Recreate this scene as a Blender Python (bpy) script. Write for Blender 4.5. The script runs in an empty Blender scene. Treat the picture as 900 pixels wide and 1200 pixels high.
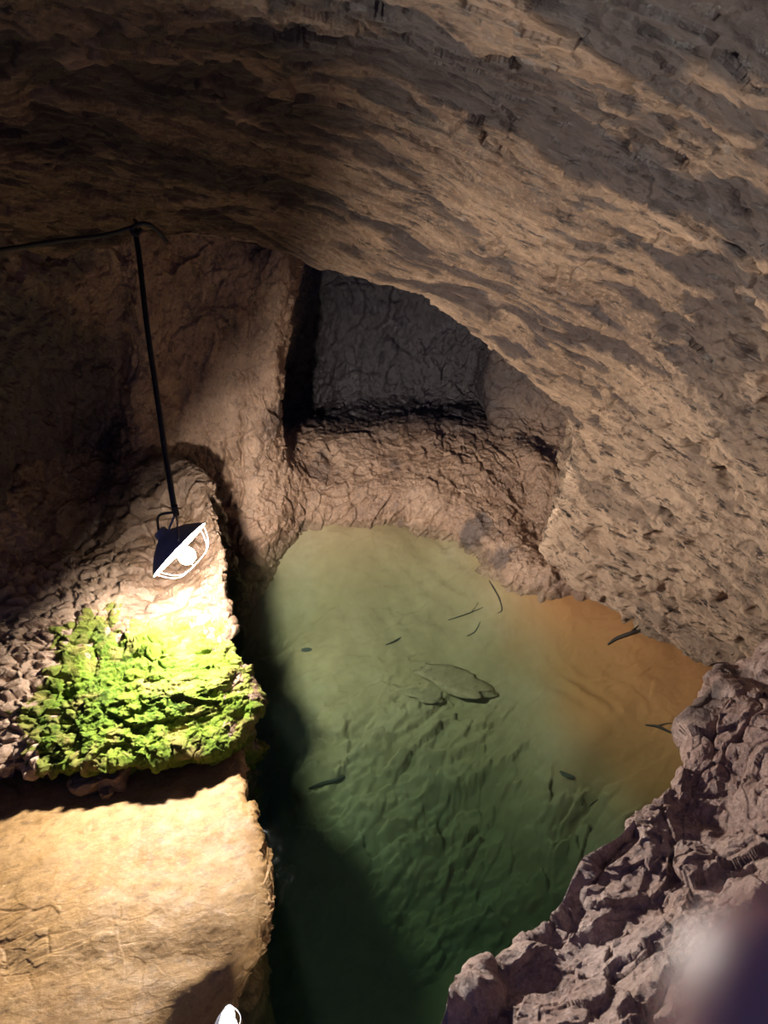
import bpy, bmesh, math, random
import numpy as np
from mathutils import Vector, Matrix

Q = 1.0                                  # mesh density
S = bpy.context.scene
COL = S.collection

# ------------------------------------------------------------------ camera
CAM = np.array([0.0, 0.0, 2.2]); PITCH = math.radians(35.0); FPX = 873.0
FW = np.array([0, math.cos(PITCH), -math.sin(PITCH)])
UP = np.array([0, math.sin(PITCH), math.cos(PITCH)])
RT = np.array([1.0, 0, 0])

def P(u, v, y=None, z=None, t=None):
    """point in metres seen in direction (u,v), at world depth y, at height z or at distance t"""
    d = FW + RT * (u - 450) / FPX + UP * (600 - v) / FPX
    if y is not None: t = (y - CAM[1]) / d[1]
    elif z is not None: t = (z - CAM[2]) / d[2]
    return CAM + d * t

# ------------------------------------------------------------------ noise
def _hash(i, j, k, s):
    h = (i.astype(np.int64) * 374761393 + j.astype(np.int64) * 668265263 + k.astype(np.int64) * 2147483647 + s * 974711) & 0xffffffff
    h = ((h ^ (h >> 13)) * 1274126177) & 0xffffffff
    h = ((h ^ (h >> 16)) * 2246822519) & 0xffffffff
    return ((h ^ (h >> 15)) & 0xffffff) / float(0xffffff)

def vnoise(p, s=0):
    """smooth gradient-like value noise, about -1..1"""
    f = np.floor(p); r = p - f; f = f.astype(np.int64)
    w = r * r * r * (r * (r * 6 - 15) + 10)
    out = 0
    for a in (0, 1):
        for b in (0, 1):
            for c in (0, 1):
                gx = _hash(f[:, 0] + a, f[:, 1] + b, f[:, 2] + c, s) * 2 - 1
                gy = _hash(f[:, 0] + a, f[:, 1] + b, f[:, 2] + c, s + 11) * 2 - 1
                gz = _hash(f[:, 0] + a, f[:, 1] + b, f[:, 2] + c, s + 23) * 2 - 1
                g = gx * (r[:, 0] - a) + gy * (r[:, 1] - b) + gz * (r[:, 2] - c)
                ww = (w[:, 0] if a else 1 - w[:, 0]) * (w[:, 1] if b else 1 - w[:, 1]) * (w[:, 2] if c else 1 - w[:, 2])
                out = out + g * ww
    return out * 1.6

def fbm(p, o=4, s=0, ridge=False):
    a, t = 1.0, 0
    for k in range(o):
        n = vnoise(p * (2 ** k) + 7.3 * k, s + k * 31)
        if ridge: n = 1 - 2 * np.abs(n)
        t = t + a * n; a *= .5
    return t

def facets(p, s=0, tilt=.7):
    """chipped rock: nearest cell's tilted plane; returns height (~-1..1) and distance to the cell border"""
    f = np.floor(p).astype(np.int64)
    n = len(p)
    best = np.full(n, 9e9); sec = np.full(n, 9e9); h = np.zeros(n)
    for a in (-1, 0, 1):
        for b in (-1, 0, 1):
            for c in (-1, 0, 1):
                i, j, k = f[:, 0] + a, f[:, 1] + b, f[:, 2] + c
                q = np.stack([i + _hash(i, j, k, s), j + _hash(i, j, k, s + 1), k + _hash(i, j, k, s + 2)], 1)
                d = p - q; dd = (d * d).sum(1)
                g = np.stack([_hash(i, j, k, s + 3), _hash(i, j, k, s + 4), _hash(i, j, k, s + 5)], 1) * 2 - 1
                hh = (_hash(i, j, k, s + 6) * 2 - 1) * .6 + tilt * (d * g).sum(1)
                m = dd < best
                sec = np.where(m, best, np.minimum(sec, dd))
                h = np.where(m, hh, h); best = np.where(m, dd, best)
    return h, np.sqrt(sec) - np.sqrt(best)

def frame(d, n):
    """orthonormal axes: along the strata, across them, normal"""
    d = np.array(d, float); d /= np.linalg.norm(d)
    n = np.array(n, float); n -= d * n.dot(d); n /= np.linalg.norm(n)
    return np.stack([d, np.cross(n, d), n], 1)

def sstep(a, b, x):
    t = np.clip((x - a) / (b - a), 0, 1); return t * t * (3 - 2 * t)

# ------------------------------------------------------------------ lofted sheets
def catmull(net, n, axis):
    net = np.moveaxis(net, axis, 0); m = len(net)
    t = np.linspace(0, m - 1, n); i = np.minimum(t.astype(int), m - 2); f = (t - i)
    ext = np.concatenate([2 * net[:1] - net[1:2], net, 2 * net[-1:] - net[-2:-1]])
    p0, p1, p2, p3 = ext[i], ext[i + 1], ext[i + 2], ext[i + 3]
    f = f.reshape((-1,) + (1,) * (net.ndim - 1))
    r = .5 * (2 * p1 + (p2 - p0) * f + (2 * p0 - 5 * p1 + 4 * p2 - p3) * f ** 2 + (3 * p1 - p0 - 3 * p2 + p3) * f ** 3)
    return np.moveaxis(r, 0, axis)

def loft(net, nr, nc):
    net = np.array(net, float)
    return catmull(catmull(net, int(nr * Q), 0), int(nc * Q), 1)

def normals(g, flip=False):
    du = np.gradient(g, axis=0); dv = np.gradient(g, axis=1)
    n = np.cross(du, dv); n /= np.linalg.norm(n, axis=2, keepdims=True) + 1e-9
    return -n if flip else n

def sheet_mesh(name, g, mat, attrs=None, keep=None, parent=None, flip=False):
    nr, nc = g.shape[:2]
    idx = np.arange(nr * nc).reshape(nr, nc)
    q = np.stack([idx[:-1, :-1], idx[:-1, 1:], idx[1:, 1:], idx[1:, :-1]], -1).reshape(-1, 4)
    if flip: q = q[:, ::-1]
    v = g.reshape(-1, 3)
    attrs = dict(attrs or {})
    if keep is not None:
        kf = keep.ravel()[q].all(1); q = q[kf]
        used = np.unique(q); re = np.zeros(len(v), int); re[used] = np.arange(len(used))
        v = v[used]; q = re[q]; attrs = {k: a.ravel()[used] for k, a in attrs.items()}
    me = bpy.data.meshes.new(name)
    me.vertices.add(len(v)); me.vertices.foreach_set('co', v.astype(np.float32).ravel())
    me.loops.add(q.size); me.loops.foreach_set('vertex_index', q.astype(np.int32).ravel())
    me.polygons.add(len(q)); me.polygons.foreach_set('loop_start', np.arange(0, q.size, 4, dtype=np.int32))
    me.update(calc_edges=True)
    me.polygons.foreach_set('use_smooth', np.ones(len(q), bool))
    for k, a in attrs.items():
        at = me.attributes.new(k, 'FLOAT', 'POINT'); at.data.foreach_set('value', a.astype(np.float32).ravel())
    me.materials.append(mat)
    o = bpy.data.objects.new(name, me); COL.objects.link(o)
    if parent: o.parent = parent
    return o

def tag(o, label=None, cat=None, group=None, kind=None):
    if label: o['label'] = label
    if cat: o['category'] = cat
    if group: o['group'] = group
    if kind: o['kind'] = kind
    return o

# ------------------------------------------------------------------ materials
class NT:
    def __init__(s, name):
        s.m = bpy.data.materials.new(name); s.m.use_nodes = True
        s.t = s.m.node_tree; s.t.nodes.clear()
        s.out = s.n('ShaderNodeOutputMaterial')
    def n(s, ty, **kw):
        x = s.t.nodes.new(ty)
        for k, v in kw.items():
            if hasattr(x, k): setattr(x, k, v)
        return x
    def l(s, a, b): s.t.links.new(a, b)
    def noise(s, co, scale, detail=5, rough=.6, dist=0):
        x = s.n('ShaderNodeTexNoise'); x.inputs['Scale'].default_value = scale; x.inputs['Detail'].default_value = detail
        x.inputs['Roughness'].default_value = rough; x.inputs['Distortion'].default_value = dist
        s.l(co, x.inputs['Vector']); return x.outputs[0]
    def ramp(s, f, stops):
        r = s.n('ShaderNodeValToRGB'); e = r.color_ramp.elements
        while len(e) < len(stops): e.new(.5)
        for i, (p, c) in enumerate(stops): e[i].position = p; e[i].color = (*c, 1) if len(c) == 3 else c
        s.l(f, r.inputs[0]); return r.outputs[0]
    def mix(s, f, a, b, mode='MIX'):
        x = s.n('ShaderNodeMix'); x.data_type = 'RGBA'; x.blend_type = mode
        for i, val in ((0, f), (6, a), (7, b)):
            if hasattr(val, 'links'): s.l(val, x.inputs[i])
            else: x.inputs[i].default_value = val if i == 0 else (*val, 1)
        return x.outputs[2]
    def math(s, op, a, b=0.0):
        x = s.n('ShaderNodeMath'); x.operation = op
        for i, val in ((0, a), (1, b)):
            if hasattr(val, 'links'): s.l(val, x.inputs[i])
            else: x.inputs[i].default_value = val
        return x.outputs[0]
    def attr(s, name):
        a = s.n('ShaderNodeAttribute'); a.attribute_name = name; return a.outputs['Fac']
    def bsdf(s, color, rough=.8, bump=None, strength=.5, dist=.01, spec=.4, **kw):
        b = s.n('ShaderNodeBsdfPrincipled')
        for k, val in (('Base Color', color), ('Roughness', rough)):
            if hasattr(val, 'links'): s.l(val, b.inputs[k])
            else: b.inputs[k].default_value = (*val, 1) if k == 'Base Color' else val
        b.inputs['Specular IOR Level'].default_value = spec
        for k, val in kw.items(): b.inputs[k.replace('_', ' ')].default_value = val
        if bump is not None:
            bp = s.n('ShaderNodeBump'); bp.inputs['Strength'].default_value = strength; bp.inputs['Distance'].default_value = dist
            s.l(bump, bp.inputs['Height']); s.l(bp.outputs[0], b.inputs['Normal'])
        s.l(b.outputs[0], s.out.inputs['Surface']); return b

def rock(name, c1, c2, c3, stain_shade=(.03, .018, .012), R=None, stretch=(1, 1, 1), scale=1.0, rough=.75, wet=.35, bump=.6, bd=.012, fleck=.5):
    m = NT(name)
    tc = m.n('ShaderNodeTexCoord').outputs['Object']
    if R is not None:
        mp = m.n('ShaderNodeMapping'); mp.vector_type = 'TEXTURE'
        mp.inputs['Rotation'].default_value = Matrix(R.tolist()).to_euler()
        mp.inputs['Scale'].default_value = (1 / stretch[0], 1 / stretch[1], 1 / stretch[2])
        m.l(tc, mp.inputs[0]); co = mp.outputs[0]
    else: co = tc
    n1 = m.noise(co, 2.2 * scale, 6, .65, .6)
    n2 = m.noise(co, 9 * scale, 6, .7, .3)
    n3 = m.noise(tc, 60 * scale, 4, .7)
    c = m.ramp(n1, [(.32, c1), (.5, c2), (.68, c3)])
    c = m.mix(m.ramp(n2, [(.35, (0,) * 3), (.65, (.55,) * 3)]), c, tuple(np.array(c1) * .6))
    c = m.mix(m.ramp(n3, [(.5, (0,) * 3), (.75, (.6,) * 3)]), c, tuple(np.minimum(np.array(c3) * 1.25, .9)))
    c = m.mix(m.math('MULTIPLY', m.attr('crust'), .75), c, m.mix(n2, (.74, .53, .36), (.50, .32, .20)))
    fl = m.math('MULTIPLY', m.ramp(m.noise(co, 21 * scale, 7, .75, .15), [(.38, (1,) * 3), (.46, (0,) * 3)]), fleck)
    c = m.mix(fl, c, tuple(np.array(c1) * .3))
    c = m.mix(m.attr('stain_shade'), c, stain_shade)  # mineral stains, plus painted shade on the ceiling and back wall
    rg = m.ramp(m.noise(tc, 14 * scale, 4, .6), [(.35, (wet,) * 3), (.62, (rough,) * 3)])
    hb = m.math('ADD', m.math('MULTIPLY', n3, .35), m.math('MULTIPLY', m.noise(co, 26 * scale, 7, .72, .2), 1.0))
    m.bsdf(c, rg, hb, bump, bd, .5)
    return m.m

# ------------------------------------------------------------------ rocky displacement
def rough_rock(g, n, R, stretch, amps, seed, big=1.6):
    """amps: (swell, large chips, medium chips, small chips, grain) in metres"""
    p = g.reshape(-1, 3) @ R
    wob = np.stack([vnoise(p * 1.5 + 5, seed), vnoise(p * 1.5 + 9, seed + 1), vnoise(p * 1.5 + 13, seed + 2)], 1) * .10
    wb2 = np.stack([vnoise(p * 9 + 5, seed + 5), vnoise(p * 9 + 9, seed + 6), vnoise(p * 9 + 13, seed + 7)], 1) * .022
    wb3 = np.stack([vnoise(p * 28 + 5, seed + 15), vnoise(p * 28 + 9, seed + 16), vnoise(p * 28 + 13, seed + 17)], 1) * .008
    q = (p + wob) * np.array(stretch)
    d = amps[0] * fbm(p * big, 3, seed + 3)
    h1, b1 = facets((q + wb2) * 5, seed + 50); h2, b2 = facets((q + wb2) * 13, seed + 60); h3, b3 = facets((q + wb3) * 32, seed + 70)
    d = d + amps[1] * h1 + amps[2] * h2 + amps[3] * h3 + amps[4] * fbm(q * 22, 3, seed + 80)
    crk = amps[2] * .8 * (1 - sstep(0, .12, b2)) * sstep(-.1, .5, vnoise(p * 2.5, seed + 90))
    d = d - crk
    st = fbm(q * np.array([1, 1.0, 1.0]) * 3.2, 4, seed + 99)
    return g + n * d.reshape(g.shape[:2])[..., None], st.reshape(g.shape[:2]), p

# ================================================================== CEILING + RIGHT WALL
# columns run along the lip of the arch and down the right wall, rows from the hidden underside outward over the camera
cols = [ # lip(u,v,y)          r2                  r3                   r4
    [(-190, 300, 1.85), (-200, 220, 1.55), (-230, 90, 1.25), (-300, -250, .70)],
    [(10, 296, 2.35), (0, 215, 2.05), (-20, 90, 1.65), (-60, -250, .80)],
    [(150, 286, 2.66), (135, 205, 2.35), (110, 90, 1.85), (80, -250, .88)],
    [(250, 288, 2.82), (240, 205, 2.45), (230, 90, 1.92), (230, -250, .90)],
    [(330, 293, 2.90), (335, 200, 2.48), (350, 80, 1.90), (370, -250, .90)],
    [(400, 309, 2.92), (430, 205, 2.42), (470, 70, 1.85), (510, -250, .90)],
    [(480, 333, 2.90), (530, 220, 2.38), (600, 80, 1.78), (700, -250, .88)],
    [(553, 382, 2.85), (620, 265, 2.32), (730, 110, 1.70), (950, -150, .88)],
    [(612, 432, 2.80), (690, 325, 2.28), (820, 190, 1.65), (1100, 20, .95)],
    [(668, 482, 2.72), (755, 400, 2.25), (870, 300, 1.68), (1150, 200, 1.0)],
    [(678, 535, 2.68), (775, 480, 2.25), (890, 410, 1.72), (1150, 370, 1.05)],
    [(672, 590, 2.66), (790, 560, 2.25), (900, 520, 1.78), (1150, 520, 1.15)],
    [(650, 650, 2.62), (800, 630, 2.22), (910, 610, 1.82), (1150, 650, 1.22)],
    [(690, 712, 2.48), (825, 690, 2.15), (920, 690, 1.84), (1150, 760, 1.3)],
    [(780, 748, 2.27), (860, 745, 2.05), (935, 760, 1.84), (1150, 850, 1.35)],
    [(838, 775, 2.10), (890, 800, 1.95), (950, 840, 1.75), (1150, 940, 1.35)],
]
net = []
for k, c in enumerate(cols):
    pts = [P(a, b, y=y) for a, b, y in c]
    lip = pts[0]
    up = 1 - sstep(10, 12.5, float(k))
    # underside: climbs back into the dark above the chamber; on the right wall it dives under the water
    hid1 = lip + up * np.array([0.02, .16, .05]) + (1 - up) * np.array([-.02, .03, -.22])
    hid2 = lip + up * np.array([0.10, .60, .22]) + (1 - up) * np.array([0.0, .10, -.80])
    net.append([hid2, hid1] + pts)
net = np.array(net).transpose(1, 0, 2)
g = loft(net, 820, 1050)
n = normals(g)
if ((CAM - g) * n).sum(2).mean() < 0: n = -n
Rc = frame((.92, -.02, -.33), (.34, .11, .93))
p = g.reshape(-1, 3)
# strata: stretched along the bedding
g2, st, q = rough_rock(g, n, Rc, (.32, .60, 1.8), (.05, .014, .013, .007, .006), 3)
qq = q * np.array([.30, .55, 2.4])
near = sstep(.45, .95, np.repeat(np.linspace(0, 1, g.shape[0]), g.shape[1]))  # flakes thicken towards the front: ceiling shade put into the colour
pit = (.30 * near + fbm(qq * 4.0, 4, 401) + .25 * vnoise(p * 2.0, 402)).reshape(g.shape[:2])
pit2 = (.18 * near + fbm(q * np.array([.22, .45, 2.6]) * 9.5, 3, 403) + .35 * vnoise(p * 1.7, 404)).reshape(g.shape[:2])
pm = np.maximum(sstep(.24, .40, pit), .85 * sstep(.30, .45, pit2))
lump = fbm(p * 7, 4, 77, True).reshape(g.shape[:2])
v01 = np.linspace(0, 1, g.shape[1])[None, :]
low = sstep(.55, .78, v01)                      # knobbly lower right wall
u01 = np.linspace(0, 1, g.shape[0])[:, None]
liprim = np.exp(-((u01 - .26) / .09) ** 2)
g2 = g2 + n * ((-.009 * pm * (1 - .6 * liprim) + .006 * lump * liprim + low * (.022 * lump - .045 * sstep(.30, .60, fbm(p * np.array([6, 6, 9]), 3, 410).reshape(g.shape[:2]))))[..., None])
stain_shade = np.clip(pm * (1 - .70 * liprim) * (1 - .55 * low), 0, 1) * .92
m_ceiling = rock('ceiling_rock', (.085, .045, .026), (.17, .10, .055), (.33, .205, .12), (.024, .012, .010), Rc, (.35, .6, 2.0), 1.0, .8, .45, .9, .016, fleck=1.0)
tag(sheet_mesh('ceiling', g2, m_ceiling, {'stain_shade': stain_shade, 'crust': liprim * sstep(.1, .25, v01) + .55 * low + 0 * stain_shade}), kind='structure')

# ================================================================== BACK + LEFT WALL
W = lambda u, v, y: P(u, v, y=y)
bk = [ # columns, rows bottom->top : z=-.9, waterline-ish, r2, r3, r4, r5, r6
    [P(-220, 900, y=1.1), W(-220, 760, 1.2), W(-220, 640, 1.25), W(-220, 540, 1.3), W(-220, 440, 1.35), W(-220, 340, 1.4), W(-220, 200, 1.5)],
    [P(-60, 900, y=1.7), W(-60, 760, 1.85), W(-60, 640, 1.9), W(-60, 540, 1.95), W(-60, 440, 1.95), W(-60, 340, 1.95), W(-60, 200, 2.0)],
    [P(50, 860, y=2.2), W(50, 730, 2.3), W(50, 640, 2.40), W(50, 540, 2.45), W(50, 440, 2.45), W(50, 340, 2.4), W(50, 200, 2.4)],
    [P(115, 840, y=2.3), W(110, 720, 2.6), W(118, 640, 2.72), W(125, 540, 2.76), W(130, 440, 2.74), W(130, 340, 2.68), W(130, 220, 2.6)],
    [P(160, 840, y=2.3), W(160, 720, 2.55), W(155, 640, 2.62), W(158, 540, 2.66), W(165, 440, 2.68), W(165, 340, 2.68), W(165, 240, 2.66)],
    [P(230, 820, y=2.5), W(232, 690, 2.8), W(230, 600, 2.88), W(222, 500, 2.88), W(215, 400, 2.88), W(215, 330, 2.86), W(215, 250, 2.85)],
    [P(300, 790, y=2.55), W(298, 655, 2.83), W(300, 580, 2.92), W(292, 500, 2.97), W(285, 420, 2.97), W(290, 330, 2.95), W(290, 260, 3.0)],
    [P(350, 745, y=2.75), P(346, 616, z=0), W(338, 560, 3.08), W(330, 505, 3.10), W(328, 430, 3.08), W(345, 320, 3.06), W(350, 250, 3.1)],
    [P(375, 740, y=2.8), P(372, 609, z=0), W(366, 556, 3.20), W(336, 503, 3.45), W(338, 462, 3.92), W(362, 320, 3.95), W(365, 240, 3.95)],
    [P(430, 740, y=2.8), P(430, 606, z=0), W(430, 550, 3.25), W(425, 500, 3.50), W(410, 464, 3.86), W(410, 330, 4.0), W(410, 240, 4.0)],
    [P(500, 750, y=2.8), P(500, 611, z=0), W(515, 555, 3.20), W(515, 500, 3.50), W(500, 462, 3.88), W(500, 340, 4.0), W(500, 240, 4.0)],
    [P(550, 770, y=2.6), P(553, 637, z=0), W(580, 570, 3.10), W(580, 510, 3.42), W(566, 470, 3.84), W(563, 380, 3.9), W(560, 260, 3.9)],
    [P(580, 780, y=2.5), P(580, 665, z=0), W(612, 595, 2.98), W(612, 530, 3.25), W(578, 474, 3.60), W(577, 390, 3.60), W(577, 280, 3.6)],
    [P(610, 800, y=2.4), P(606, 688, z=0), W(650, 630, 2.80), W(655, 560, 3.05), W(650, 508, 3.38), W(650, 430, 3.50), W(650, 330, 3.5)],
    [P(690, 860, y=2.3), P(700, 696, z=0), W(760, 640, 2.80), W(760, 590, 2.95), W(760, 530, 3.1), W(760, 460, 3.3), W(760, 360, 3.3)],
]
for k in range(6, 15): bk[k][0] = bk[k][1] + np.array([0, .08, -.9])      # under water the wall drops away
net = np.array(bk).transpose(1, 0, 2)
g = loft(net, 620, 900)
n = normals(g)
if ((CAM - g) * n).sum(2).mean() < 0: n = -n
Rb = frame((.15, .1, 1.0), (0, -1, .1))
g2, st, q = rough_rock(g, n, Rb, (.75, 1.1, 1.0), (.035, .020, .016, .009, .006), 200, 2.0)
p = g.reshape(-1, 3)
# a few deep vertical cracks in the left part
cr = 0
for (cu, cv, cu2, cv2, wd, dp) in ((262, 520, 276, 600, .012, .05), (285, 480, 280, 600, .008, .04), (322, 380, 300, 560, .008, .03),
                                   (205, 440, 262, 470, .006, .02), (232, 340, 300, 420, .006, .02), (340, 505, 385, 535, .014, .05)):
    a = P(cu, cv, y=2.95 if cu != 340 else 3.15); b = P(cu2, cv2, y=2.9 if cu != 340 else 3.3)
    ab = b - a; tt = np.clip(((p - a) @ ab) / (ab @ ab), 0, 1)
    w = p + np.stack([vnoise(p * 14, 5), vnoise(p * 14, 6) * .3, vnoise(p * 14, 7)], 1) * .022
    d = np.linalg.norm(((w - a) - tt[:, None] * ab) * np.array([1, .25, 1]), axis=1)
    cr = cr + dp * np.exp(-(d / wd) ** 2)
g2 = g2 - n * cr.reshape(g.shape[:2])[..., None]
deep = sstep(3.28, 3.66, g[..., 1] + .05 * vnoise(p * 6, 222).reshape(g.shape[:2]))  # recess shade painted into the niche and the back of the shelf
left_shade = sstep(-1.02, -1.16, g[..., 0] + .07 * vnoise(p * 4, 223).reshape(g.shape[:2]) + .02 * fbm(p * 14, 3, 224).reshape(g.shape[:2]))  # painted shade on the left wall, behind the lamp hood
stain_shade = np.maximum(np.maximum(sstep(.35, .8, st) * .7, .96 * deep), .86 * left_shade)  # random stains combined with the two painted shades
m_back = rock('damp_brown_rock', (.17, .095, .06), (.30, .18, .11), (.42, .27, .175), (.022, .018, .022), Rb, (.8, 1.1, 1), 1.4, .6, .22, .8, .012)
tag(sheet_mesh('wall_back', g2, m_back, {'stain_shade': stain_shade}), kind='structure')

# ================================================================== POOL BED
cp = [(320, 650, -.15), (400, 625, -.06), (450, 620, -.05), (530, 640, -.08), (345, 720, -.34), (450, 700, -.26), (540, 710, -.22), (600, 760, -.26),
      (450, 800, -.40), (560, 800, -.38), (330, 800, -.45), (360, 900, -.62), (450, 880, -.55), (560, 870, -.52), (620, 820, -.36), (450, 960, -.74),
      (560, 960, -.80), (620, 950, -.62), (650, 940, -.50), (400, 1050, -1.0), (500, 1100, -1.12), (600, 1060, -1.0), (400, 1180, -1.2), (300, 900, -.8),
      (300, 1100, -1.1), (640, 740, -.13), (700, 780, -.14), (800, 790, -.03), (740, 750, -.04), (600, 690, -.05), (700, 860, -.22), (770, 900, -.24), (715, 925, -.30),
      (640, 860, -.34), (690, 1000, -.75), (800, 860, -.10), (860, 860, -.05), (700, 1150, -1.15), (740, 980, -.45), (500, 1300, -1.25), (250, 760, -.6), (250, 640, -.3), (680, 900, -.36)]
C = np.array([P(u, v, z=z) for u, v, z in cp])
C = np.vstack([C, [[-1.6, .2, -1.2], [1.8, .2, -1.0], [-1.6, 3.6, -.4], [1.8, 3.6, -.2], [0, 3.7, -.1], [0, -.1, -1.3]]])
def tps(r): return np.where(r > 1e-6, r * r * np.log(r + 1e-9), 0)
K = tps(np.linalg.norm(C[:, None, :2] - C[None, :, :2], axis=2)) + np.eye(len(C)) * .004
PM = np.c_[np.ones(len(C)), C[:, :2]]
A = np.block([[K, PM], [PM.T, np.zeros((3, 3))]])
wgt = np.linalg.solve(A, np.r_[C[:, 2], 0, 0, 0])
nx, ny = int(520 * Q), int(620 * Q)
X, Y = np.meshgrid(np.linspace(-1.5, 1.8, nx), np.linspace(.0, 3.7, ny))
xy = np.c_[X.ravel(), Y.ravel()]
Z = np.zeros(len(xy))
for i in range(len(C)): Z += wgt[i] * tps(np.linalg.norm(xy - C[i, :2], axis=1))
Z += np.c_[np.ones(len(xy)), xy] @ wgt[len(C):]
def bed_base(x, y):
    r = np.linalg.norm(C[:, :2] - np.array([x, y]), axis=1)
    return float(wgt[:len(C)] @ tps(r) + wgt[len(C):] @ np.array([1, x, y]))
p = np.c_[xy, Z]
Rd = frame((.9, .5, 0), (0, 0, 1))
q = p @ Rd
rk = sstep(-.33, -.5, Z) * .9 + .10
wob = np.stack([vnoise(p * 4, 301), vnoise(p * 4, 302), vnoise(p * 4, 303)], 1) * .035
h1, b1 = facets((q + wob) * np.array([2.6, 7.5, 4]), 317); h2, b2 = facets((q + wob) * np.array([7, 17, 8]), 320)
h3, b3 = facets((q + wob * .3) * np.array([22, 40, 20]), 330)
Z2 = Z + rk * (.036 * h1 + .034 * h2 + .014 * h3) + .02 * fbm(p * 3, 3, 340) + .003 * fbm(p * 20, 3, 341)
# sand ripples on the pale dome and on the orange shelf
a = P(520, 680, z=-.22); dd = xy - a[:2]
rp = np.sin((dd[:, 0] * .75 + dd[:, 1] * .66 + .05 * vnoise(p * 3, 350)) * 2 * math.pi / .085)
Z2 += .0045 * rp * np.exp(-((dd[:, 0] / .26) ** 2 + (dd[:, 1] / .36) ** 2))
a = P(665, 790, z=-.15); dd = xy - a[:2]
ang = math.radians(-62); al = dd[:, 0] * math.cos(ang) + dd[:, 1] * math.sin(ang); ac = -dd[:, 0] * math.sin(ang) + dd[:, 1] * math.cos(ang)
Z2 += .006 * np.sin((ac + .02 * vnoise(p * 5, 351)) * 2 * math.pi / .055) * np.exp(-((al / .30) ** 2 + (ac / .07) ** 2))
Z2 = -.012 - .03 * np.log1p(np.exp(np.clip((-.012 - Z2) / .03, -40, 40)))   # the bed stays under the water
g = np.c_[xy, Z2].reshape(ny, nx, 3)
mm = NT('silty_pool_bed'); tc = mm.n('ShaderNodeTexCoord').outputs['Object']
n1 = mm.noise(tc, 1.8, 5, .6, .5); n2 = mm.noise(tc, 12, 6, .7)
c = mm.ramp(n1, [(.3, (.27, .19, .10)), (.5, (.34, .245, .135)), (.7, (.38, .29, .185))])
c = mm.mix(mm.ramp(n2, [(.4, (0,) * 3), (.7, (.5,) * 3)]), c, (.24, .165, .09))
c = mm.mix(mm.attr('clay'), c, (.36, .17, .065))
mm.bsdf(c, .9, mm.noise(tc, 45, 6, .65), .35, .008, .2)
clay = sstep(-.08, .28, X - .42 - (3 - Y) * .22 + .06 * vnoise(p * 4, 360).reshape(X.shape)) * sstep(-.55, -.25, Z.reshape(X.shape))
tag(sheet_mesh('floor', g, mm.m, {'clay': clay}), kind='structure'); BED = g

# ================================================================== MOSSY BOULDER
zz = lambda u, v, z: P(u, v, z=z)
def under(p0, dx, dy, dz): return np.array(p0) + np.array([dx, dy, dz])
rows = [
    [zz(-160, 690, .62), W(-20, 655, 2.0), W(55, 668, 2.15), W(108, 640, 2.36), W(155, 580, 2.52), W(222, 556, 2.55), W(250, 584, 2.45)],
    [zz(-160, 750, .52), zz(-20, 715, .52), zz(70, 705, .50), zz(135, 685, .50), W(190, 650, 2.24), W(240, 640, 2.24), W(260, 640, 2.22)],
    [zz(-160, 810, .44), zz(-20, 770, .44), zz(75, 760, .44), zz(145, 745, .45), zz(200, 730, .46), zz(248, 720, .44), zz(268, 722, .40)],
    [zz(-160, 870, .36), zz(-20, 830, .37), zz(75, 815, .38), zz(150, 800, .40), zz(215, 790, .41), zz(264, 778, .38), zz(283, 776, .34)],
    [zz(-160, 920, .30), zz(-20, 875, .31), zz(75, 862, .33), zz(155, 850, .34), zz(225, 838, .34), zz(278, 812, .33), zz(299, 808, .29)],
    [zz(-160, 960, .24), zz(-20, 905, .26), zz(75, 897, .28), zz(150, 893, .29), zz(225, 882, .29), zz(275, 866, .28), zz(294, 852, .26)],
]
net = []
for r in rows: net.append(list(r) + [under(r[-1], -.07, .02, -.16), under(r[-1], -.10, .05, -.85)])
back = [under(x, 0, .16, .12) if k < 5 else under(x, 0, .10, -.10) for k, x in enumerate(net[0])]; back2 = [under(x, 0, .42, .25) if k < 5 else under(x, 0, .35, -.9) for k, x in enumerate(net[0])]
front = [under(x, -.01, .05, -.09) for x in net[-1]]; front2 = [under(x, 0, .16, -.32) for x in net[-1]]
net = np.array([back2, back] + net + [front, front2])
gB = loft(net, 560, 560); nB = normals(gB)
if nB[..., 2].mean() < 0: nB = -nB
Rm = frame((1, .55, -.1), (0, -.2, 1))
g2, st, q = rough_rock(gB, nB, Rm, (.6, 1.1, 1.0), (.03, .022, .018, .008, .006), 500, 2.2)
p = gB.reshape(-1, 3)
left = (sstep(-.85, -1.05, p[:, 0] + .06 * vnoise(p * 5, 9)) * sstep(2.3, 2.1, p[:, 1])).reshape(gB.shape[:2])
peb, pb = facets((p @ Rm) * np.array([13, 30, 22]) + .35 * np.stack([vnoise(p * 9, 541), vnoise(p * 9, 542), vnoise(p * 9, 543)], 1), 540, .5)
g2 = g2 + nB * (left * (.020 * (sstep(0, .35, pb) - .4 + .8 * peb)).reshape(left.shape))[..., None]
m_pale = rock('pale_ochre_rock', (.085, .045, .024), (.13, .078, .045), (.21, .135, .085), (.07, .04, .025), Rm, (.7, 1.1, 1), 1.6, .6, .25, .7, .012)
boulder = sheet_mesh('boulder', g2, m_pale, {'stain_shade': sstep(.5, 1.0, st) * .5, 'crust': left * .40})
tag(boulder, 'pale ochre rock block coated with bright green moss, below the hanging lamp', 'boulder')
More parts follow.
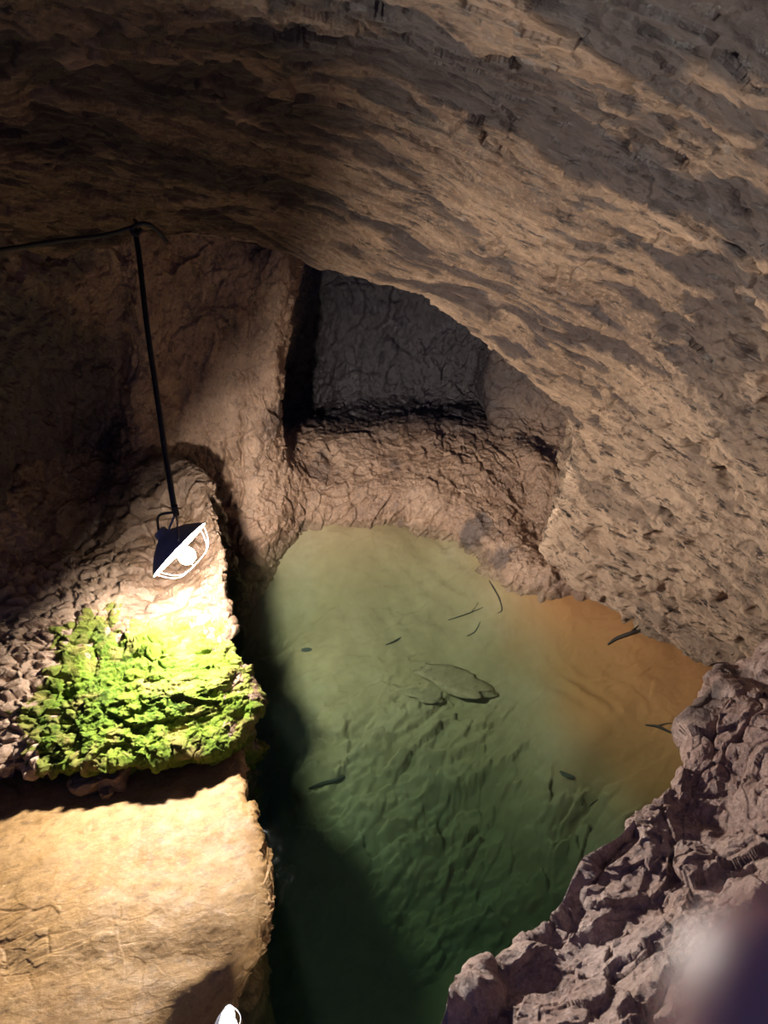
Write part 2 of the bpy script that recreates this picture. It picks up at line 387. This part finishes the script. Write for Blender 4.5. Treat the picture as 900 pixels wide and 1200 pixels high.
# moss: a lumpy coat that swells out of the rock where it grows
mc = zz(175, 806, .40); w = p - mc
wx = w[:, 0] + .0; wy = w[:, 1]
nm = fbm(p * 5, 4, 560)
mask = 1 - np.sqrt((wx / .36) ** 2 + (wy / .30) ** 2) + .30 * nm
strip = 1 - np.sqrt(((p[:, 0] - zz(112, 840, .36)[0]) / .11) ** 2 + ((wy + .06) / .34) ** 2) + .35 * nm
mask = np.maximum(mask, strip)
hm, bm_ = facets((p @ Rm) * np.array([26, 44, 30]), 570, .4)
hm2, bm2 = facets(p * 80, 575, .3)
hgt = np.clip(mask, -.25, .28) * .045 + np.where(mask > 0, 1, .3) * (.008 * hm + .003 * hm2 + .006 * fbm(p * 22, 3, 580)) - .002
gm = g2 + nB * hgt.reshape(gB.shape[:2])[..., None]
keep = (mask > -.12).reshape(gB.shape[:2])
ms = NT('bright_moss'); tc = ms.n('ShaderNodeTexCoord').outputs['Object']
c = ms.ramp(ms.noise(tc, 7, 6, .7, .4), [(.32, (.022, .045, .004)), (.45, (.06, .105, .006)), (.58, (.10, .145, .010)), (.70, (.17, .145, .035))])
c = ms.mix(ms.ramp(ms.noise(tc, 60, 4, .7), [(.45, (0,) * 3), (.7, (.6,) * 3)]), c, (.15, .18, .025))
c = ms.mix(ms.ramp(ms.noise(tc, 9, 5, .65), [(.50, (0,) * 3), (.64, (.8,) * 3)]), c, (.19, .14, .045))
c = ms.mix(ms.ramp(ms.attr('edge'), [(.0, (1,) * 3), (.35, (0,) * 3)]), c, (.17, .13, .04))
ms.bsdf(c, .85, ms.noise(tc, 160, 4, .8), .8, .006, .2)
mo = sheet_mesh('moss', gm, ms.m, {'edge': np.clip(mask + .12, 0, 1)}, keep, boulder)
tag(mo, 'bright green moss coat', kind='stuff')

# ================================================================== OCHRE LEDGE
R0 = [(-160, 960, .05), (-10, 880, .08), (90, 870, .10), (180, 862, .12), (240, 856, .13), (272, 852, .13), (284, 850, .12)]
R1 = [(-160, 1000, .10), (-10, 930, .13), (90, 912, .14), (180, 900, .15), (240, 890, .16), (272, 884, .16), (285, 882, .13)]
R2 = [(-160, 1060, .18), (-10, 990, .19), (90, 965, .20), (170, 950, .20), (235, 940, .20), (275, 935, .19), (289, 938, .15)]
R3 = [(-160, 1110, .22), (-10, 1045, .23), (85, 1030, .24), (170, 1015, .24), (240, 1003, .23), (296, 1000, .21), (310, 1004, .16)]
R4 = [(-160, 1150, .24), (-10, 1095, .25), (85, 1085, .26), (170, 1075, .26), (245, 1066, .25), (304, 1060, .22), (319, 1058, .17)]
R5 = [(-160, 1200, .24), (-10, 1140, .25), (85, 1135, .26), (170, 1125, .25), (240, 1118, .23), (298, 1108, .20), (316, 1100, .14)]
R6 = [(-160, 1260, .27), (-10, 1190, .27), (85, 1180, .27), (165, 1170, .25), (230, 1155, .22), (278, 1142, .17), (296, 1137, .09)]
R7 = [(-160, 1380, .27), (-10, 1270, .28), (85, 1250, .27), (165, 1230, .23), (225, 1205, .16), (264, 1188, .08), (283, 1180, .00)]
R8 = [(-160, 1600, .22), (-10, 1450, .22), (85, 1400, .20), (160, 1370, .06), (215, 1330, .05), (250, 1300, .02), (265, 1290, -.05)]
net = []
for r in (R0, R1, R2, R3, R4, R5, R6, R7, R8):
    r = [zz(*a) for a in r]; net.append(r + [under(r[-1], -.05, 0, -.14), under(r[-1], -.08, 0, -1.1)])
g = loft(np.array(net), 560, 520); n = normals(g)
if n[..., 2].mean() < 0: n = -n
Ry = frame((1, .35, 0), (0, 0, 1))
p = g.reshape(-1, 3)
soft = sstep(.9, 1.25, p[:, 1] + .15 * vnoise(p * 3, 610)).reshape(g.shape[:2]) * .0
g2, st, q = rough_rock(g, n, Ry, (.75, 1.1, 1), (.022, .008, .0035, .003, .005), 600, 2.5)
sm = sstep(-.8, -.1, vnoise(p * 2.1 + 3, 620)).reshape(g.shape[:2])[..., None]
smooth = g + n * (.016 * fbm(p * 3, 3, 603).reshape(g.shape[:2]) + .003 * fbm(p * 16, 3, 604).reshape(g.shape[:2]))[..., None]
edge = 1 - .8 * sstep(.60, .70, np.linspace(0, 1, g.shape[1]))[None, :, None]
g2 = g2 + n * ((1 - edge[..., 0]) * (.022 * facets(p * np.array([7, 14, 30]), 630)[0] + .008 * facets(p * np.array([20, 34, 60]), 631)[0]).reshape(g.shape[:2]))[..., None]
sm = sm * edge
g2 = g2 * (1 - .85 * sm) + smooth * .85 * sm
m_led = rock('ochre_clay_rock', (.20, .10, .026), (.265, .15, .052), (.32, .195, .08), (.22, .10, .03), Ry, (.6, 1.1, 1), 1.8, .75, .5, .45, .008)
ledge = sheet_mesh('rock_ledge', g2, m_led, {'stain_shade': sstep(.7, 1.2, st) * .4})
tag(ledge, 'flat sandy orange rock ledge with a rounded tip, jutting over the dark water', 'rock ledge')

def ledge_at(u, v):
    d = np.abs(LEDGE_UV - np.array([u, v])).sum(1); return LEDGE_P[d.argmin()]
LEDGE_P = g2.reshape(-1, 3); rel = LEDGE_P - CAM; dep = rel @ FW
LEDGE_UV = np.c_[450 + FPX * rel[:, 0] / dep, 600 - FPX * (rel @ UP) / dep]
LOOSE = [ledge_at(108, 926), ledge_at(133, 917), ledge_at(127, 932)]
# ================================================================== FOREGROUND ROCK (right)
E = [(430, 1290, .45), (505, 1192, .55), (560, 1140, .64), (636, 1088, .74), (676, 1018, .88), (730, 968, .98), (782, 925, 1.10), (812, 862, 1.28), (838, 800, 1.48), (875, 765, 1.62), (960, 690, 1.72)]
R1 = [(560, 1370, .36), (600, 1260, .46), (650, 1200, .54), (715, 1140, .64), (765, 1075, .76), (805, 1020, .86), (845, 975, .96), (870, 915, 1.10), (890, 860, 1.22), (925, 825, 1.32), (1010, 770, 1.40)]
R2 = [(700, 1450, .26), (760, 1330, .34), (800, 1270, .40), (850, 1210, .48), (890, 1140, .58), (920, 1080, .68), (950, 1030, .76), (970, 980, .86), (985, 930, .96), (1020, 890, 1.04), (1090, 850, 1.1)]
R3 = [(900, 1550, .10), (1000, 1420, .18), (1050, 1350, .24), (1080, 1280, .32), (1100, 1200, .40), (1120, 1130, .50), (1130, 1080, .58), (1140, 1040, .66), (1150, 1000, .74), (1170, 970, .8), (1220, 930, .86)]
e = [P(a, b, y=y) for a, b, y in E]
net = np.array([[under(x, .16, .0, -1.5 if k < 8 else -1.1) for k, x in enumerate(e)], [under(x, .12 + .05 * math.sin(k * 2.3), .03, -.20) for k, x in enumerate(e)], e] +
               [[P(a, b, y=y) for a, b, y in r] for r in (R1, R2, R3)])
g = loft(net, 520, 760); n = normals(g)
if ((CAM - g) * n).sum(2).mean() < 0: n = -n
Rf = frame((.5, .6, .5), (-.3, -.2, 1))
g2, st, q = rough_rock(g, n, Rf, (.6, 1.0, 1.0), (.040, .026, .015, .005, .005), 700, 3.0)
p = g.reshape(-1, 3)
g2 = g2 + n * (.007 * fbm(p * 9, 4, 720, True).reshape(g.shape[:2]))[..., None]
m_fg = rock('pinkish_jagged_rock', (.26, .15, .115), (.42, .28, .22), (.56, .42, .36), (.03, .02, .018), Rf, (.7, 1, 1), 2.0, .6, .3, .9, .012)
fr = sheet_mesh('rock_outcrop', g2, m_fg, {'stain_shade': sstep(.3, .7, st) * .8})
tag(fr, 'jagged pinkish grey rock outcrop in the near corner, above the deep green water', 'rock')

# ================================================================== THINGS ON THE POOL BED
def bed_at(u, v):
    z = -.2
    for _ in range(12):
        q = P(u, v, z=z); i = int(np.clip((q[1]) / 3.7 * (ny - 1), 0, ny - 1)); j = int(np.clip((q[0] + 1.5) / 3.3 * (nx - 1), 0, nx - 1))
        z = .5 * z + .5 * bed_z[i, j]
    return q
bed_z = BED[..., 2]
def simple(name, color, rough=.5, metal=0, emit=0):
    m = NT(name); tc = m.n('ShaderNodeTexCoord').outputs['Object']
    c = m.mix(m.ramp(m.noise(tc, 30, 3), [(.4, (0,) * 3), (.7, (.5,) * 3)]), color, tuple(np.array(color) * .75))
    b = m.bsdf(c, rough, m.noise(tc, 80, 3), .1, .001); b.inputs['Metallic'].default_value = metal
    if emit: b.inputs['Emission Color'].default_value = (1, .94, .87, 1); b.inputs['Emission Strength'].default_value = emit
    return m.m
M_hood = simple('grey_enamel', (.36, .37, .42), .45, .4)
M_refl = simple('white_reflector', (.85, .86, .88), .35)
M_bulb = simple('lit_glass', (.95, .95, .95), .3, 0, 4600)
M_bulb2 = simple('lit_small_glass', (.95, .95, .95), .3, 0, 500)
M_cable = simple('black_rubber', (.012, .012, .014), .5)
M_wire = simple('steel_wire', (.3, .3, .32), .35, .9)

def lathe(name, prof, mat, parent, seg=48, M=Matrix()):
    vs, fs = [], []
    for (r, z) in prof:
        for k in range(seg):
            a = 2 * math.pi * k / seg; vs.append(M @ Vector((r * math.cos(a), r * math.sin(a), z)))
    for i in range(len(prof) - 1):
        for k in range(seg):
            fs.append((i * seg + k, i * seg + (k + 1) % seg, (i + 1) * seg + (k + 1) % seg, (i + 1) * seg + k))
    me = bpy.data.meshes.new(name); me.from_pydata(vs, [], fs); me.update()
    me.polygons.foreach_set('use_smooth', [True] * len(fs)); me.materials.append(mat)
    o = bpy.data.objects.new(name, me); COL.objects.link(o)
    if parent: o.parent = parent
    return o

def tube(name, pts, r, mat, parent=None, seg=10, rads=None, sub=8):
    pts = catmull(np.array([list(p) for p in pts], float), (len(pts) - 1) * sub + 1, 0) if sub > 1 else np.array(pts, float)
    nP = len(pts); rr = np.full(nP, r) if rads is None else np.interp(np.linspace(0, 1, nP), np.linspace(0, 1, len(rads)), rads)
    T = np.gradient(pts, axis=0); T /= np.linalg.norm(T, axis=1, keepdims=True)
    ref = np.array([.31, .22, .92]); vs = []; fs = []
    a = np.cross(T[0], ref); a /= np.linalg.norm(a)
    for i in range(nP):
        a = a - T[i] * a.dot(T[i]); a /= np.linalg.norm(a); b = np.cross(T[i], a)
        for k in range(seg):
            t = 2 * math.pi * k / seg; vs.append(pts[i] + rr[i] * (math.cos(t) * a + math.sin(t) * b))
    for i in range(nP - 1):
        for k in range(seg): fs.append((i * seg + k, i * seg + (k + 1) % seg, (i + 1) * seg + (k + 1) % seg, (i + 1) * seg + k))
    fs.append(tuple(range(seg))[::-1]); fs.append(tuple((nP - 1) * seg + k for k in range(seg)))
    me = bpy.data.meshes.new(name); me.from_pydata([tuple(v) for v in vs], [], fs); me.update()
    me.polygons.foreach_set('use_smooth', [True] * len(fs)); me.materials.append(mat)
    o = bpy.data.objects.new(name, me); COL.objects.link(o)
    if parent: o.parent = parent
    return o


M_stick = simple('sodden_bark', (.035, .025, .018), .7)
M_leaf = simple('drowned_leaf', (.06, .06, .05), .6)
def flat_blob(name, c, R, thick, mat, seed, n=22, rz=0, el=1.6):
    """irregular slab or stone with real thickness lying on the bed"""
    rng = np.random.default_rng(seed); bm = bmesh.new()
    bmesh.ops.create_icosphere(bm, subdivisions=4, radius=1)
    co = np.array([v.co[:] for v in bm.verts])
    h, _ = facets(co * 1.6 + seed, seed, .6)
    rad = 1 + .28 * vnoise(co * 1.3 + seed, seed) + .16 * h + .05 * vnoise(co * 6, seed)
    co = co * rad[:, None]
    co[:, 2] = np.clip(co[:, 2], -.7, .6 + .1 * vnoise(co * 3, seed))
    co = co * np.array([R * el ** .5, R / el ** .5, thick])
    ca, sa = math.cos(rz), math.sin(rz)
    for v, k in zip(bm.verts, co): v.co = (k[0] * ca - k[1] * sa, k[0] * sa + k[1] * ca, k[2])
    me = bpy.data.meshes.new(name); bm.to_mesh(me); bm.free()
    me.polygons.foreach_set('use_smooth', [True] * len(me.polygons)); me.materials.append(mat)
    at = me.attributes.new('stain_shade', 'FLOAT', 'POINT')
    o = bpy.data.objects.new(name, me); COL.objects.link(o); o.location = c
    return o
def stick(name, uv, rads, label, cat='twig', lift=.008, fork=None, mat=None):
    pts = [bed_at(*a) + np.array([0, 0, lift]) for a in uv]
    o = tube(name, pts, .005, mat or M_stick, None, 8, rads)
    tag(o, label, cat)
    if fork:
        tube('side_twig', [bed_at(*a) + np.array([0, 0, lift]) for a in fork], .003, mat or M_stick, o, 6, [rads[len(rads) // 2] * .8, .0015])
    return o
stick('stick', [(712, 757), (722, 750), (738, 744), (752, 740)], [.004, .008, .009, .006], 'dark curved stick in the shallow orange water under the right wall', 'stick', fork=[(738, 744), (744, 738), (750, 733)])
stick('stick', [(756, 851), (770, 853), (786, 860), (804, 866)], [.003, .006, .005, .003], 'thin dark stick lying across the shallow orange bed near the jagged rock', 'stick', fork=[(770, 853), (778, 850), (786, 849)])
stick('twig', [(525, 728), (538, 724), (552, 719), (566, 713)], [.0015, .003, .003, .0015], 'thin twig on the pale rippled silt, the straight upper one of a pair', fork=[(552, 719), (557, 713), (560, 708)])
stick('twig', [(547, 747), (556, 742), (561, 734), (563, 729)], [.0015, .003, .003, .0015], 'short bent twig on the pale silt just below the straight twig')
stick('twig', [(573, 682), (578, 690), (585, 703), (588, 716), (583, 720)], [.002, .004, .004, .003, .0015], 'hooked dark twig at the edge of the pale silt near the back wall')
stick('twig', [(672, 958), (684, 951), (694, 943), (701, 938)], [.002, .004, .004, .002], 'small twig where the shallow shelf drops into deep green water', fork=[(684, 951), (682, 944), (684, 938)])
stick('twig', [(452, 757), (462, 753), (470, 748)], [.002, .0045, .002], 'tiny dark twig in the middle of the pale silt dome')
stick('stick', [(362, 926), (376, 921), (390, 917), (404, 911)], [.004, .010, .009, .004], 'short thick dark stick on the ridged bed beside the shadow of the ledge', 'stick', lift=.012)
q = bed_at(360, 762); tag(flat_blob('leaf', (q + np.array([0, 0, .006])).tolist(), .020, .003, M_leaf, 3, rz=.2, el=2.2), 'small dark sunken leaf on the pale silt left of the twigs', 'leaf')
q = bed_at(665, 909); tag(flat_blob('leaf', (q + np.array([0, 0, .008])).tolist(), .024, .006, M_leaf, 5, rz=-.4, el=1.8), 'dark clump of leaf caught at the brink of the green deep', 'leaf')
m_slab = rock('silted_stone', (.27, .19, .10), (.32, .23, .13), (.36, .26, .15), scale=2, rough=.9, wet=.8, bump=.3, bd=.006)
for (c, R_, el, rz, lb) in ((LOOSE[0], .046, 1.7, .3, 'pale loose stone in the crack under the moss, leftmost of a cluster of three'),
                        (LOOSE[1], .052, 1.3, -.3, 'pale loose stone in the crack under the moss, largest of a cluster of three'),
                        (LOOSE[2], .020, 1.2, .8, 'small pale pebble in front of two larger stones under the moss')):
    o = flat_blob('stone', (c + np.array([0, 0, R_ * .7])).tolist(), R_, R_ * 1.1, m_pale, int(R_ * 1000), rz=rz, el=el); tag(o, lb, 'stone')
q = bed_at(535, 800); tag(flat_blob('stone_slab', (q + np.array([0, 0, .012])).tolist(), .115, .026, m_slab, 8, rz=-.45, el=2.4), 'thin flat pointed stone slab under the water, silt coloured', 'stone')
q = bed_at(500, 812); tag(flat_blob('stone_slab', (q + np.array([0, 0, .004])).tolist(), .075, .022, m_slab, 12, rz=-.2, el=1.6), 'smaller sunken stone slab left of the pointed one', 'stone')

# ================================================================== WATER
bpy.ops.mesh.primitive_cube_add(size=1, location=(.15, 1.85, -1.5)); wt = bpy.context.object
wt.scale = (3.3, 3.7, 3.0); wt.name = 'pool_water'; wt.data.name = 'pool_water'
bpy.ops.object.transform_apply(location=True, scale=True, rotation=False)
m = NT('green_pool_water'); tc = m.n('ShaderNodeTexCoord').outputs['Object']
bp = m.n('ShaderNodeBump'); bp.inputs['Strength'].default_value = .25; bp.inputs['Distance'].default_value = .02
m.l(m.noise(tc, 7, 3, .5, 1.0), bp.inputs['Height'])
lw = m.n('ShaderNodeLayerWeight'); lw.inputs[0].default_value = .5; m.l(bp.outputs[0], lw.inputs['Normal'])
fres = m.math('ADD', m.math('MULTIPLY', m.math('POWER', lw.outputs['Facing'], 5.0), .9), .02)
gl = m.n('ShaderNodeBsdfGlossy'); gl.inputs['Roughness'].default_value = .06; m.l(bp.outputs[0], gl.inputs['Normal'])
tr = m.n('ShaderNodeBsdfTransparent'); mx = m.n('ShaderNodeMixShader')
m.l(fres, mx.inputs[0]); m.l(tr.outputs[0], mx.inputs[1]); m.l(gl.outputs[0], mx.inputs[2]); m.l(mx.outputs[0], m.out.inputs['Surface'])
va = m.n('ShaderNodeVolumeAbsorption'); va.inputs['Color'].default_value = (.32, .60, .48, 1); va.inputs['Density'].default_value = 1.55
vs = m.n('ShaderNodeVolumeScatter'); vs.inputs['Color'].default_value = (.55, .8, .62, 1); vs.inputs['Density'].default_value = .04
ad = m.n('ShaderNodeAddShader'); m.l(va.outputs[0], ad.inputs[0]); m.l(vs.outputs[0], ad.inputs[1]); m.l(ad.outputs[0], m.out.inputs['Volume'])
wt.data.materials.append(m.m)
tag(wt, 'clear green cave pool water, shallow and orange on its far side', 'water', kind='stuff')

# ================================================================== LAMPS
def make_lamp(name, loc, axis, size, label, cat, M_bulb=M_bulb):
    """dish lamp: +z of its own frame is the direction it shines"""
    root = bpy.data.objects.new(name, None); COL.objects.link(root); tag(root, label, cat); root.empty_display_size = .05
    root.location = loc; root.rotation_euler = Vector(axis).to_track_quat('Z', 'Y').to_euler()
    s = size
    outer = [(0.0, -.62), (.16, -.62), (.19, -.58), (.20, -.45), (.34, -.38), (.62, -.22), (.86, -.02), (.97, .10), (1.03, .12), (1.03, .14), (.985, .145)]
    inner = [(.985, .145), (.95, .11), (.84, 0), (.60, -.19), (.34, -.33), (.18, -.38), (0, -.38)]
    sc = lambda pr: [(max(a, 1e-4) * s, b * s) for a, b in pr]
    lathe('housing', sc(outer), M_hood, root)
    lathe('reflector', sc(inner), M_refl, root)
    lathe('bulb', sc([(0, -.36), (.10, -.35), (.12, .04), (.17, .17), (.22, .30), (.24, .42), (.20, .54), (.11, .62), (0, .64)]), M_bulb, root, 32)
    gd = []
    for k in range(3):
        a = math.pi * k / 3
        gd = [(1.0 * s * math.cos(a) * c, 1.0 * s * math.sin(a) * c, s * (.14 + .60 * (1 - c ** 4))) for c in (-1, -.9, -.75, -.5, 0, .5, .75, .9, 1)]
        tube('guard_wire', gd, .0013, M_wire, root, 6)
    return root

# the hanging lamp
LC = P(206, 640, y=1.75)
ax = np.array([.73, -.31, -.61])
lamp = make_lamp('hanging_lamp', LC - ax / np.linalg.norm(ax) * .0, ax, .108, 'lit dish work lamp with a grey hood, hanging by a black cable over the moss', 'lamp')
top = P(206, 600, y=1.77); anchor = P(158, 268, y=2.42)
bpy.context.view_layer.update()
LI = lamp.matrix_world.inverted()
for sy in (-1, 1):
    rim = lamp.matrix_world @ Vector((-.055, sy * .100, .004)); e0 = Vector(top.tolist())
    tube('bracket', [LI @ e0, LI @ (e0 * .6 + rim * .4 + Vector((0, sy * .006, .004))), LI @ rim], .0028, M_wire, lamp, 8)
tube('cable_gland', [LI @ Vector((top + [0, 0, .022]).tolist()), LI @ Vector((top + [0, 0, .008]).tolist()), LI @ Vector((top - [0, 0, .010]).tolist())], .009, M_cable, lamp, 12)
cord_end = lamp.matrix_world @ Vector((0, 0, -.068)); t3 = Vector(top.tolist())
tube('cord', [LI @ t3, LI @ (t3 * .5 + cord_end * .5 + Vector((-.02, 0, .02))), LI @ cord_end], .004, M_cable, lamp, 8)


# cable down to the lamp, cable along the wall, knot
cab = tube('lamp_cable', [anchor, P(163, 300, y=2.36), P(172, 380, y=2.18), P(182, 450, y=2.05), P(192, 520, y=1.92), P(200, 570, y=1.82), P(205, 600, y=1.775)], .0085, M_cable)
tag(cab, 'black cable stretched from the ceiling hook down to the hanging lamp', 'cable')
c2 = tube('supply_cable', [P(-120, 305, y=1.75), P(-40, 298, y=2.0), P(20, 290, y=2.15), P(70, 282, y=2.25), P(120, 276, y=2.35), P(150, 268, y=2.40), P(168, 262, y=2.42), P(182, 268, y=2.44), P(196, 284, y=2.46)], .007, M_cable)
tag(c2, 'black cable running sideways along the dark left rock to the hook', 'cable')
hk = tube('hook', [P(158, 258, y=2.50), P(160, 262, y=2.42), P(154, 270, y=2.40), P(160, 276, y=2.40), P(165, 268, y=2.42)], .006, M_cable)
tag(hk, 'small dark hook in the ceiling rock where the two cables meet', 'hook')

# second lamp at the near end of the ledge
L2 = P(262, 1208, z=.25)
ax2 = np.array([.95, -.10, .18])
lamp2 = make_lamp('work_lamp', L2, ax2, .05, 'small round white lamp at the bottom edge, beside the sandy ledge', 'lamp', M_bulb2)


# ================================================================== HAND AT THE LENS
def cam_pt(x, y, z): return Vector((CAM + RT * x + UP * y - FW * z).tolist())
def skin_mesh(name, chains, mat, parent=None):
    """one continuous skinned figure from joint chains; each chain is [(x, y, z, r)...], its first point may name an existing joint"""
    vs, es, rs, ids = [], [], [], {}
    for ch in chains:
        prev = None
        for q in ch:
            if q in ids: i = ids[q]
            else: i = len(vs); ids[q] = i; vs.append(cam_pt(*q[:3])); rs.append(q[3])
            if prev is not None and prev != i: es.append((prev, i))
            prev = i
    me = bpy.data.meshes.new(name); me.from_pydata(vs, es, []); me.update()
    o = bpy.data.objects.new(name, me); COL.objects.link(o)
    bpy.context.view_layer.objects.active = o; o.select_set(True)
    sk = o.modifiers.new('skin', 'SKIN'); sk.use_smooth_shade = True
    for i, rr in enumerate(rs): me.skin_vertices[0].data[i].radius = (rr, rr)
    me.skin_vertices[0].data[0].use_root = True
    sb = o.modifiers.new('sub', 'SUBSURF'); sb.levels = 3; sb.render_levels = 3
    dg = bpy.context.evaluated_depsgraph_get(); new = bpy.data.meshes.new_from_object(o.evaluated_get(dg))
    o.modifiers.clear(); o.data = new; new.name = name; new.materials.clear(); new.materials.append(mat)
    new.polygons.foreach_set('use_smooth', [True] * len(new.polygons))
    if parent: o.parent = parent
    return o
ms_ = NT('skin'); tc = ms_.n('ShaderNodeTexCoord').outputs['Object']
c = ms_.mix(ms_.noise(tc, 90, 4), (.50, .24, .17), (.62, .33, .24))
b = ms_.bsdf(c, .5, ms_.noise(tc, 900, 3), .2, .0004); b.inputs['Subsurface Weight'].default_value = .7
b.inputs['Subsurface Radius'].default_value = (1, .25, .12); b.inputs['Subsurface Scale'].default_value = .008
WR = (.118, -.150, .075, .026); PA = (.108, -.112, .035, .030)
hand = skin_mesh('hand', [
    [WR, PA, (.094, -.078, .004, .0115), (.066, -.062, -.022, .0098), (.040, -.0410, -.046, .0090), (.0195, -.0300, -.050, .0084)],
    [PA, (.098, -.100, -.010, .0115), (.064, -.098, -.028, .0098), (.046, -.096, -.012, .0090), (.044, -.094, .006, .0076)],
    [PA, (.100, -.120, -.002, .0110), (.068, -.120, -.018, .0095), (.050, -.117, -.004, .0088), (.048, -.114, .012, .0074)],
    [PA, (.104, -.138, .010, .0100), (.078, -.139, -.004, .0085), (.063, -.136, .008, .0078), (.060, -.132, .020, .0066)],
    [WR, (.092, -.136, .076, .0150), (.066, -.112, .078, .0115), (.046, -.092, .066, .0100), (.036, -.080, .052, .0085)],
    [WR, (.135, -.200, .120, .028), (.165, -.290, .200, .034)],
], ms_.m)
tag(hand, 'blurred reddish finger and hand held right in front of the lens, bottom corner', 'hand')
slv = skin_mesh('sleeve', [[(.131, -.188, .111, .036), (.150, -.245, .160, .041), (.175, -.320, .226, .046), (.200, -.400, .300, .050)]], simple('dark_jacket', (.03, .035, .05), .9), hand)
# ================================================================== WORLD, CAMERA, VIEW
wd = bpy.data.worlds.new('World'); S.world = wd; wd.use_nodes = True
wd.node_tree.nodes['Background'].inputs[0].default_value = (.17, .25, .80, 1); wd.node_tree.nodes['Background'].inputs[1].default_value = .24
cd = bpy.data.cameras.new('camera'); co = bpy.data.objects.new('camera', cd); COL.objects.link(co)
cd.sensor_fit = 'VERTICAL'; cd.sensor_height = 24; cd.lens = 24 * FPX / 1200; cd.clip_start = .01
co.location = CAM.tolist(); co.rotation_euler = (math.radians(90) - PITCH, 0, 0); S.camera = co
cd.dof.use_dof = True; cd.dof.focus_distance = 2.3; cd.dof.aperture_fstop = cd.lens / 4.0
S.view_settings.view_transform = 'Standard'; S.view_settings.look = 'None'; S.view_settings.exposure = 0; S.view_settings.gamma = 1
S.cycles.use_denoising = True; S.cycles.max_bounces = 8; S.cycles.volume_bounces = 1; S.cycles.transparent_max_bounces = 12
S.cycles.sample_clamp_indirect = 4
